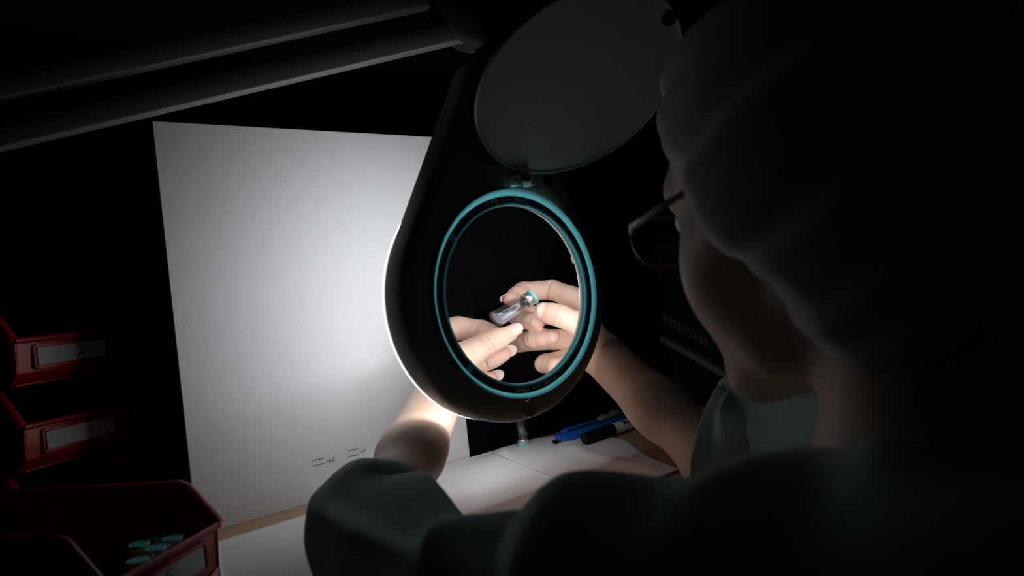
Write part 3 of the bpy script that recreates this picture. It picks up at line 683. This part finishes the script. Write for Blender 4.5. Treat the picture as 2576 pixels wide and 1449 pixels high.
# black marker
mk = empty('marker_pen', desk_at(1470, 1112), 'black marker pen with white label lying beside the blue knife', 'marker')
m0, m1 = desk_at(1472, 1104, .0092), desk_at(1612, 1056, .0080); md = unit(m1 - m0); ms, mu_, _ = frame_axis(md)
def Mk(x, y, z): return m0 + ms * x + mu_ * y + md * z
b = MB(); b.lathe([(.0015, -.0040), (.0045, -.0032), (.0064, -.001), (.0070, .003), (.0071, .052)], 32, Mk); b.build('cap', M_joint, mk, smooth=True, angle=40)
b = MB(); b.lathe([(.0066, .0518), (.0066, .0535), (.0069, .0540), (.0069, .128)], 32, Mk); mb_ = b.build('barrel', M_card, mk, smooth=True, angle=40)
b = MB()
va = -mu_ if mu_[2] < 0 else mu_
for z0, z1, th in ((.066, .078, .5), (.086, .100, .5), (.070, .074, 0.1), (.076, .080, .1), (.083, .087, .1)):
    w_ = .35 if th == .1 else .12
    pts = []
    for a in np.linspace(-w_, w_, 6): 
        dirv = unit(va * math.cos(a + th - .9) + (-unit(np.cross(md, va))) * math.sin(a + th - .9)); pts.append(dirv)
    for i in range(5):
        A0, A1 = pts[i], pts[i + 1]; b.add([m0 + md * z0 + A0 * .0070, m0 + md * z1 + A0 * .0070, m0 + md * z1 + A1 * .0070, m0 + md * z0 + A1 * .0070], [(0, 1, 2, 3)])
b.build('print', M_ink, mb_)
b = MB(); b.lathe([(.0071, .128), (.0071, .140), (.005, .143)], 32, Mk); b.build('end_plug', M_joint, mk, smooth=True, angle=40)

# instrument at the right with a row of keys, and its pale front trim
ins = empty('instrument', desk_at(1800, 1010), 'dark instrument case with a row of small keys at the right of the desk', 'instrument')
iA, iB = at(1672, 801, 1.02), at(1750, 846, .955); idr = iB - iA; idr[2] = 0; ilen = np.linalg.norm(idr); idr /= ilen; iN = np.array([-idr[1], idr[0], 0]); iN = iN if iN[1] < 0 else -iN
zk = (iA[2] + iB[2]) / 2
top = zk + .13
b = MB(); cI = iA + idr * .275 - iN * .10; b.box([cI[0], cI[1], (DESK + top) / 2], (.28, .10, (top - DESK) / 2), np.array([idr, iN, [0, 0, 1.]])); b.build('case', M_instr, ins, bevel=.006)
for i in range(9):
    t_ = i / 6 * ilen * 1.0; c = iA + idr * t_; c[2] = iA[2] + (iB[2] - iA[2]) * i / 6; c = c + iN * .0015
    b = MB(); b.box(c, (.0042, .0015, .0062), np.array([idr, iN, [0, 0, 1.]])); kk = b.build('key', M_key, ins, bevel=.0006)
    b = MB(); b.box(c + iN * .0016, (.0023, .0003, .0040), np.array([idr, iN, [0, 0, 1.]])); b.build('inlay', M_keyface, kk)
tA, tB = at(1668, 850, 1.0), at(1920, 994, .80); td = unit(tB - tA); 
b = MB(); b.box((tA + tB) / 2 + td * .05, (np.linalg.norm(tB - tA) / 2 + .05, .006, .0045), np.array([td, unit(np.cross(td, [0, 0, 1.])), np.cross(unit(np.cross(td, [0, 0, 1.])), td)])); b.build('front_trim', M_strip, ins, bevel=.0015)

# =================================================================== THE PERSON
person = empty('person', (.20, .30, .42), 'person in green short sleeved smock and grey bouffant cap holding a vial', 'person')
A = lambda *p: np.array(p, float)
def off(p): return A(p[0], p[1], p[2] + CAMZ)
mm = .001
# ---- right hand: joints from knuckle to tip, radii in millimetres
rw = at(1522, 897, .738)
RH = {
 'thumb':  ([BL(1492, 832, .730), BL(1410, 795, .724), BL(1367, 783, .7290)], [13.0, 10.0, 8.2]),
 'index':  ([BL(1478, 762, .757), BL(1388, 729, .779), BL(1318, 733, .777), BL(1286, 752, .7605)], [11.0, 9.0, 8.2, 6.2]),
 'middle': ([BL(1480, 792, .766), BL(1308, 794, .785), BL(1322, 805, .765), BL(1352, 811, .7490)], [10.5, 8.6, 7.6, 6.4]),
 'ring':   ([BL(1480, 850, .768), BL(1308, 860, .783), BL(1345, 853, .757), BL(1391, 846, .7440)], [10.0, 8.8, 7.8, 6.6]),
 'pinky':  ([BL(1482, 884, .764), BL(1372, 914, .768), BL(1398, 921, .752), BL(1440, 915, .7430)], [9.5, 8.2, 7.6, 6.4]),
}
lw = at(1108, 982, .728)
LH = {
 'thumb':  ([BL(1146, 908, .717), BL(1222, 866, .722), BL(1280, 840, .7330)], [13.5, 10.0, 7.2]),
 'index':  ([BL(1062, 856, .742), BL(1150, 826, .753), BL(1206, 831, .752), BL(1246, 843, .7460)], [11.0, 9.8, 8.6, 6.6]),
 'middle': ([BL(1080, 938, .750), BL(1160, 925, .757), BL(1222, 908, .757), BL(1263, 893, .7540)], [10.5, 9.2, 8.4, 6.6]),
 'ring':   ([BL(1090, 972, .752), BL(1150, 970, .764), BL(1195, 962, .766), BL(1230, 953, .7640)], [9.8, 8.4, 7.6, 6.2]),
 'pinky':  ([BL(1110, 1000, .750), BL(1150, 1005, .762), BL(1180, 1002, .764), BL(1205, 995, .7630)], [9.0, 7.8, 7.0, 5.8]),
}
def hand_groups(Hd, wr, elbow, palm_k=.012):
    gs = []; palm = []
    for nme in ('index', 'middle', 'ring', 'pinky'):
        j, r = Hd[nme]; base = wr + (j[0] - wr) * .12
        palm.append(('c', base, j[0], 15 * mm, r[0] * mm * 1.02))
    tb = wr + (Hd['thumb'][0][0] - wr) * .15; palm.append(('c', tb, Hd['thumb'][0][0], 15 * mm, Hd['thumb'][1][0] * mm))
    palm.append(('c', (Hd['thumb'][0][0] + wr) / 2, (Hd['index'][0][0] + wr) / 2, 12 * mm, 12 * mm))
    d = unit(elbow - wr); s = unit(np.cross(d, [0, 0, 1.]))
    palm.append(('c', wr + s * 9 * mm, wr + d * .035 + s * 8 * mm, 18 * mm, 13 * mm)); palm.append(('c', wr - s * 9 * mm, wr + d * .035 - s * 8 * mm, 18 * mm, 13 * mm))
    gs.append((palm, palm_k, 0))
    for nme in Hd:
        j, r = Hd[nme]; pr = []
        for i in range(len(j) - 1):
            a, b_, ra, rb = j[i], j[i + 1], r[i] * mm, r[i + 1] * mm
            mid = (a + b_) / 2; pinch = .955 if i < len(j) - 2 else 1.03
            pr.append(('c', a, mid, ra, (ra + rb) / 2 * pinch)); pr.append(('c', mid, b_, (ra + rb) / 2 * pinch, rb))
        gs.append((pr, .003, .0035 if nme != 'thumb' else .005))
    return gs
re_, le_ = at(1812, 1176, .585), at(935, 1362, .460)
def creases(Hd, spec):
    out = []
    for nme, i, side, depth, span in spec:       # groove across the finger at joint i on the side given
        j, r = Hd[nme]; p = j[i]; ax = unit(j[min(i + 1, len(j) - 1)] - j[i - 1]); sd = unit(side - ax * (side @ ax)); t = np.cross(ax, sd); R = r[i] * mm
        pts = [p + (sd * math.cos(q) + t * math.sin(q)) * (R + .0003) for q in np.linspace(-span, span, 7)]
        for a, b_ in zip(pts[:-1], pts[1:]): out.append(('c', a, b_, depth, depth))
    return out
toward = unit(A(0, -1, 0))
VR, QR = surface(hand_groups(RH, rw, re_), .0008, creases(RH, [('index', 1, A(.2, -1, -.4), .0008, 1.1), ('index', 2, A(.2, -1, -.4), .0006, .9), ('thumb', 1, toward, .0004, .8), ('middle', 2, toward, .0004, .8), ('ring', 2, toward, .0004, .8)]))
VL, QL = surface(hand_groups(LH, lw, le_), .0008, creases(LH, [('index', 2, A(0, -1, .3), .0007, 1.0), ('thumb', 1, toward, .0004, .8), ('middle', 2, toward, .0006, 1.0)]))
def arm_groups(wr, el, sh, mid):
    d = unit(el - wr); s = unit(np.cross(d, [0, 0, 1.])); L = np.linalg.norm(el - wr)
    g = [('c', wr + d * .004 + s * 9 * mm, wr + d * L * .55 + s * 8 * mm, 18.2 * mm, 19.5 * mm), ('c', wr + d * .004 - s * 9 * mm, wr + d * L * .55 - s * 8 * mm, 18.2 * mm, 19.5 * mm),
         ('c', wr + d * L * .5, el, 23 * mm, 26 * mm), ('c', el, mid, 27 * mm, 28 * mm), ('c', mid, sh, 28 * mm, 32 * mm)]
    return [(g, .02, 0)]
lsh, rsh = off((.004, .345, -.160)), off((.318, .425, -.135)); lmid, rmid = off((-.060, .395, -.172)), (re_ + rsh) / 2
VA, QA = surface(arm_groups(lw, le_, lsh, lmid), .002); VB, QB = surface(arm_groups(rw, re_, rsh, rmid), .002)
# ---- head, neck and upper trunk
HF = unit((-.52, .83, -.20)); HLf = unit(np.cross([0, 0, 1.], HF)); HU = np.cross(HF, HLf)
HC = off((.184, .392, .045)); HAX = np.array([HF, HLf, HU])
def Hd_(f, l, u): return HC + HF * f + HLf * l + HU * u
hg = [('e', Hd_(-.012, 0, .032), HAX, A(.096, .074, .086)), ('e', Hd_(.030, 0, -.022), HAX, A(.062, .060, .080))]
face = [('c', Hd_(.000, .050, -.060), Hd_(.070, .012, -.102), .012, .013), ('c', Hd_(.000, -.050, -.060), Hd_(.070, -.012, -.102), .012, .013),
        ('c', Hd_(.070, -.012, -.103), Hd_(.070, .012, -.103), .014, .014),
        ('c', Hd_(.050, .044, -.026), Hd_(.030, .056, -.022), .016, .014), ('c', Hd_(.050, -.044, -.026), Hd_(.030, -.056, -.022), .016, .014),
        ('e', Hd_(.050, .036, -.050), HAX, A(.026, .024, .030)), ('e', Hd_(.050, -.036, -.050), HAX, A(.026, .024, .030)),
        ('c', Hd_(.074, .034, .020), Hd_(.082, .010, .018), .009, .010), ('c', Hd_(.074, -.034, .020), Hd_(.082, -.010, .018), .009, .010)]
face += [('c', Hd_(.048, .040, -.045), Hd_(.030, .040, -.088), .020, .018), ('c', Hd_(.048, -.040, -.045), Hd_(.030, -.040, -.088), .020, .018), ('c', Hd_(.066, .018, -.060), Hd_(.058, .018, -.092), .020, .018), ('c', Hd_(.066, -.018, -.060), Hd_(.058, -.018, -.092), .020, .018)]
nose = [('c', Hd_(.088, 0, .006), Hd_(.106, 0, -.034), .007, .0095), ('c', Hd_(.094, .008, -.038), Hd_(.094, -.008, -.038), .0075, .0075)]
lips = [('c', Hd_(.088, .020, -.066), Hd_(.096, 0, -.063), .005, .0058), ('c', Hd_(.088, -.020, -.066), Hd_(.096, 0, -.063), .005, .0058), ('c', Hd_(.086, .014, -.075), Hd_(.092, 0, -.075), .0055, .0065), ('c', Hd_(.086, -.014, -.075), Hd_(.092, 0, -.075), .0055, .0065)]
ears = []
for s in (-1, 1):
    q = [Hd_(-.008 - .012 * math.sin(t) * 0 - .018 * math.cos(t), s * (.071 + .006), -.012 + .028 * math.sin(t)) for t in np.linspace(-1.6, 2.2, 7)]
    ears += [('c', a, b_, .005, .005) for a, b_ in zip(q[:-1], q[1:])]
nb = off((.205, .315, -.140))
neck = [('c', Hd_(-.030, 0, -.050), nb, .052, .058)]
chest = [('c', lsh + A(.02, .0, -.01), nb + A(0, 0, -.03), .045, .060), ('c', rsh + A(-.02, 0, -.01), nb + A(0, 0, -.03), .045, .060), ('c', nb + A(.0, -.01, -.06), nb + A(.02, -.03, -.40), .105, .115)]
VH, QH = surface([(hg, .02, 0), (face, .02, .018), (nose, .006, .010), (lips, .004, .006), (ears, .004, .004), (neck, .01, .025), (chest, .04, .04)], .003,
                 [('c', Hd_(.086, .022, .000), Hd_(.086, .044, .000), .0095, .008), ('c', Hd_(.086, -.022, .000), Hd_(.086, -.044, .000), .0095, .008), ('c', Hd_(.097, -.018, -.0695), Hd_(.097, .018, -.0695), .0015, .0015)])
Vall = np.concatenate([VR, VL, VA, VB, VH]); n0 = np.cumsum([0, len(VR), len(VL), len(VA), len(VB)])
Qall = np.concatenate([q + k for q, k in zip((QR, QL, QA, QB, QH), n0)])
body = npmesh('body', Vall, Qall, M_skin, person); bmod = None
pink = np.zeros(len(Vall), np.float32); wr_ = np.zeros(len(Vall), np.float32); al_ = np.zeros(len(Vall), np.float32); best = np.full(len(Vall), 9.0)
for Hn in (RH, LH):
    for nme, (j, r) in Hn.items():
        for i, p in enumerate(j):
            dd = np.linalg.norm(Vall - p, axis=1); R = r[i] * mm
            if i == len(j) - 1: pink = np.maximum(pink, np.exp(-(dd / (1.7 * R)) ** 2) * .75)
            if 0 < i < len(j) - 1: pink = np.maximum(pink, np.exp(-(dd / (1.3 * R)) ** 2) * .35)
            if 0 < i < len(j) - 1:
                ax = unit(j[i + 1] - j[i - 1]); g = (Vall - p) @ ax
                wgt = np.exp(-(g / (.75 * R)) ** 2) * (dd < 1.6 * R); wgt *= (1.0 if nme == 'thumb' else .45)
                m_ = (dd / R < best) & (dd < 2.2 * R); best[m_] = (dd / R)[m_]; al_[m_] = g[m_]; wr_[m_] = wgt[m_]
for nm, arr in (('pink', pink), ('wrinkle', wr_), ('along', al_)):
    at_ = body.data.attributes.new(nm, 'FLOAT', 'POINT'); at_.data.foreach_set('value', arr)
for s in (-1, 1):
    c = Hd_(.072, s * .032, .000); b = MB(); b.lathe([(max(.0115 * math.sin(t), 1e-5), -.0115 * math.cos(t)) for t in np.linspace(0, math.pi, 12)], 20, lambda x, y, z, c=c: c + A(x, y, z)); b.build('eyeball', M_eye, person, smooth=True)
# ---- fingernails
def nail(p, ax, nrm, R, ln, half, free=.18, extra=0.0, name='fingernail'):
    ax = unit(ax); nrm = unit(nrm - ax * (nrm @ ax)); sd = np.cross(ax, nrm); ns, nt_ = 14, 12; v = []; fc = []; mi = []
    for lay in (0, 1):
        for i in range(ns + 1):
            s = i / ns; x = (s - .5) * ln
            e_ = abs(2 * s - 1); wd = half * (1 - .55 * max(0, e_ - .35) ** 2 / .42) * (1.0 if s < .5 else 1.0)
            wd *= math.sqrt(max(.04, 1 - max(0, (e_ - .55) / .46) ** 2)) if e_ > .55 else 1
            for k in range(nt_ + 1):
                th = (k / nt_ * 2 - 1) * wd; rr = R + (.0004 if lay == 0 else -.0004) - .0010 * max(0, .25 - s) + extra * max(0, s - .6)
                v.append(p + ax * x + (nrm * math.cos(th) + sd * math.sin(th)) * rr)
    N = (ns + 1) * (nt_ + 1)
    for i in range(ns):
        for k in range(nt_):
            a = i * (nt_ + 1) + k; q = (a, a + 1, a + nt_ + 2, a + nt_ + 1); fc.append(q); fc.append(tuple(N + z for z in q[::-1])); m_ = 1 if i / ns >= 1 - free else 0; mi += [m_, m_]
    edge = [k for k in range(nt_ + 1)] + [i * (nt_ + 1) + nt_ for i in range(1, ns + 1)] + [ns * (nt_ + 1) + k for k in range(nt_ - 1, -1, -1)] + [i * (nt_ + 1) for i in range(ns - 1, 0, -1)]
    for k in range(len(edge)): e0, e1 = edge[k], edge[(k + 1) % len(edge)]; fc.append((e0, N + e0, N + e1, e1)); mi.append(1 if e0 // (nt_ + 1) >= ns * (1 - free) else 0)
    o = raw(name, v, fc, None, person, True, [M_nail, M_nailtip], mi)
def tipnail(Hd, nme, nrm, ln, half, back=.0, free=.18, extra=0.0):
    j, r = Hd[nme]; ax = unit(j[-1] - j[-2]); R = r[-1] * mm; L = np.linalg.norm(j[-1] - j[-2]); p = j[-1] - ax * back
    t = back / L; nail(p, ax, A(*nrm), R * (1 - t) + r[-2] * mm * t - .0001, ln, half, free, extra)
tipnail(RH, 'thumb', (-.10, -1, .28), .0140, 1.0, .0035, .13)
tipnail(RH, 'middle', (0, -1, .25), .0115, 1.0, .0025, .12)
tipnail(RH, 'ring', (0, -1, .30), .0115, 1.0, .0025, .10)
tipnail(RH, 'index', (-1, .2, .9), .0115, .95, -.0015, .25)
tipnail(LH, 'thumb', (0, -1, .42), .0175, 1.05, -.0020, .16)
tipnail(LH, 'middle', (0, 1, .35), .0130, 1.1, -.0045, .45)
tipnail(LH, 'ring', (0, 1, .35), .0120, 1.1, -.0045, .45)

# ---- smock: trunk and two loose sleeves
trunk = [('c', lsh + A(.022, -.006, .004), nb + A(-.005, -.012, -.030), .056, .070), ('c', rsh + A(-.02, -.006, .004), nb + A(.005, -.012, -.030), .056, .070),
         ('c', nb + A(.0, -.012, -.075), nb + A(.03, -.05, -.45), .125, .150), ('c', lsh + A(.03, -.0, -.06), nb + A(-.04, -.02, -.30), .075, .10)]
VS, QS = surface([(trunk, .05, 0)], .005)
nrm_f = lambda P: .004 * np.sin(P[:, 0] * 62 + 3 * np.sin(P[:, 1] * 30) + P[:, 2] * 25) + .0025 * np.sin(P[:, 1] * 95 - P[:, 2] * 60 + P[:, 0] * 31)
ctr = nb + A(0, 0, -.15); dirs = VS - ctr; dirs /= np.linalg.norm(dirs, axis=1)[:, None]; VS = VS + dirs * nrm_f(VS)[:, None]
smock = npmesh('smock', VS, QS, M_fabric, person)
def sleeve(path, radii, sq, seed, folds, name='sleeve', n=64, rings=60):
    path = [np.asarray(p, float) for p in path]; v = []; fc = []; r_ = np.random.default_rng(seed); ph = r_.uniform(0, 6.28, 6)
    def cr(L, t):
        k = min(int(t * (len(L) - 1)), len(L) - 2); u = t * (len(L) - 1) - k; p0, p1, p2, p3 = L[max(k - 1, 0)], L[k], L[k + 1], L[min(k + 2, len(L) - 1)]
        return .5 * ((2 * p1) + (-p0 + p2) * u + (2 * p0 - 5 * p1 + 4 * p2 - p3) * u * u + (-p0 + 3 * p1 - 3 * p2 + p3) * u ** 3)
    up0 = A(0, 0, 1.)
    for i in range(rings + 1):
        t = i / rings; p = cr(path, t); d = unit(cr(path, min(1, t + .01)) - cr(path, max(0, t - .01))); s = unit(np.cross(d, up0)); u = np.cross(s, d); R = cr(radii, t)
        for k in range(n):
            a = 2 * math.pi * k / n
            w_ = folds * (.5 * math.sin(3 * a + 7 * t + ph[0]) + .6 * math.sin(2 * a - 11 * t + ph[1]) + .35 * math.sin(5 * a + 16 * t + ph[2]) + .3 * math.sin(24 * t + 2 * math.sin(a + ph[3]))) * (1 - .55 * max(0, t - .85) / .15)
            for q_ in range(4):
                aa = (a - (1.2 + q_ * .75 + ph[q_] * .1 + (q_ % 2 * 2 - 1) * 1.6 * (t - .5)) + math.pi) % (2 * math.pi) - math.pi
                w_ += folds * 1.5 * math.exp(-abs(aa / .16) ** 1.3) * math.sin(math.pi * min(1, t * 1.05)) * (.6 + .4 * math.sin(9 * t + ph[q_]))
            rr = R * (1 + w_); v.append(p + s * math.cos(a) * rr * sq[0] + u * math.sin(a) * rr * sq[1])
    for i in range(rings):
        for k in range(n): fc.append((i * n + k, i * n + (k + 1) % n, (i + 1) * n + (k + 1) % n, (i + 1) * n + k))
    o = raw(name, v, fc, M_fabric, smock, True); sm = o.modifiers.new('cloth_thickness', 'SOLIDIFY'); sm.thickness = .0016; sm.offset = -1
    hem = MB(); hem.tube(list(v[rings * n:]) + [v[rings * n]], .0016, 6, cap=False); h_ = hem.build('sleeve_hem', M_fabric, None, smooth=True); 
    h_.parent = smock
    return o
sleeve([lsh + A(.02, -.01, .0), lsh + A(-.035, .030, -.010), lmid, le_ + A(.0, .010, .004), le_ + A(.006, .040, .012)], [.048, .048, .047, .043, .043], (1.0, .86), 3, .115)
sleeve([rsh + A(-.01, .0, .0), rsh + A(-.05, .06, -.01), re_ + A(.06, -.01, .030), re_ + A(.020, .008, .016), re_ + A(.0, .020, .022)], [.058, .056, .052, .050, .050], (1.0, .95), 8, .115)
# ---- bouffant cap: gathered bag round the head with a frilled elastic edge
mF = unit(A(.90, 0, -.43)); capc = Hd_(-.014, 0, -.010)
ca = -(HF * mF[0] + HU * mF[2]); cs_ = HLf; cu_ = np.cross(ca, cs_)
v = []; fc = []; NT, NP = 44, 150
r_ = np.random.default_rng(5); phs = r_.uniform(0, 6.28, 12)
for i in range(NT + 1):
    t = i / NT
    if t < .86: pol = t / .86 * 1.78; R = .106 + .010 * math.sin(pol); ax_, rd = R * math.cos(pol), R * math.sin(pol)
    else:
        q = (t - .86) / .14; R = .116; b_ = R * math.sin(1.78); a_ = .106 * math.cos(1.78); ax_ = a_ - .024 * q; rd = b_ * (1 - .26 * q * q - .06 * q)
    for k in range(NP):
        a = 2 * math.pi * k / NP; pl = 0
        g = max(0, t - .35) / .65
        for h_, am in ((7, .020), (13, .014), (23, .012), (37, .010 * g)): pl += am * math.sin(h_ * a + phs[h_ % 12] + 2.2 * math.sin(3 * t + phs[h_ % 7])) * (.25 + g)
        rr = rd * (1 + pl * 1.3); v.append(capc + ca * (ax_ + .004 * math.sin(9 * a + 5 * t)) + cs_ * rr * .80 * math.cos(a) + cu_ * rr * 1.13 * math.sin(a))
for i in range(NT):
    for k in range(NP): fc.append((i * NP + k, (i + 1) * NP + k, (i + 1) * NP + (k + 1) % NP, i * NP + (k + 1) % NP))
bc_ = raw('bouffant_cap', v, fc, M_netcap, person, True); sm = bc_.modifiers.new('cloth_thickness', 'SOLIDIFY'); sm.thickness = .0010
# ---- glasses, worn
gl = empty('eyeglasses', Hd_(.10, 0, 0), 'dark red framed eyeglasses worn by the person', 'eyeglasses')
for s in (-1, 1):
    pts = [Hd_(.106 - .006 * abs(math.cos(t)), s * .034 + .026 * math.cos(t), -.004 + .018 * math.sin(t)) for t in np.linspace(0, 2 * math.pi, 33)]
    b = MB(); b.tube(pts, .0018, 8, cap=False); b.build('rim', M_frame, gl, smooth=True)
    cl = Hd_(.104, s * .034, -.004); b = MB(); fr_ = [Hd_(.1045 - .004 * abs(math.cos(t)), s * .034 + .0245 * math.cos(t), -.004 + .0165 * math.sin(t)) for t in np.linspace(0, 2 * math.pi, 33)[:-1]]
    b.prism(fr_, HF * .0015); b.build('lens', mat('spectacle_lens', (1, 1, 1), 0.0, trans=1.0, ior=1.1), gl)
    b = MB(); b.tube([Hd_(.098, s * .0605, .002), Hd_(.088, s * .0690, .003), Hd_(.050, s * .0745, .004), Hd_(.000, s * .0785, .004), Hd_(-.020, s * .0790, -.012)], [.0028, .0028, .0022, .002, .002], 8); b.build('temple', M_frame, gl, smooth=True)
b = MB(); b.tube([Hd_(.105, .010, .001), Hd_(.108, 0, .004), Hd_(.105, -.010, .001)], .0016, 8); b.build('bridge', M_frame, gl, smooth=True)
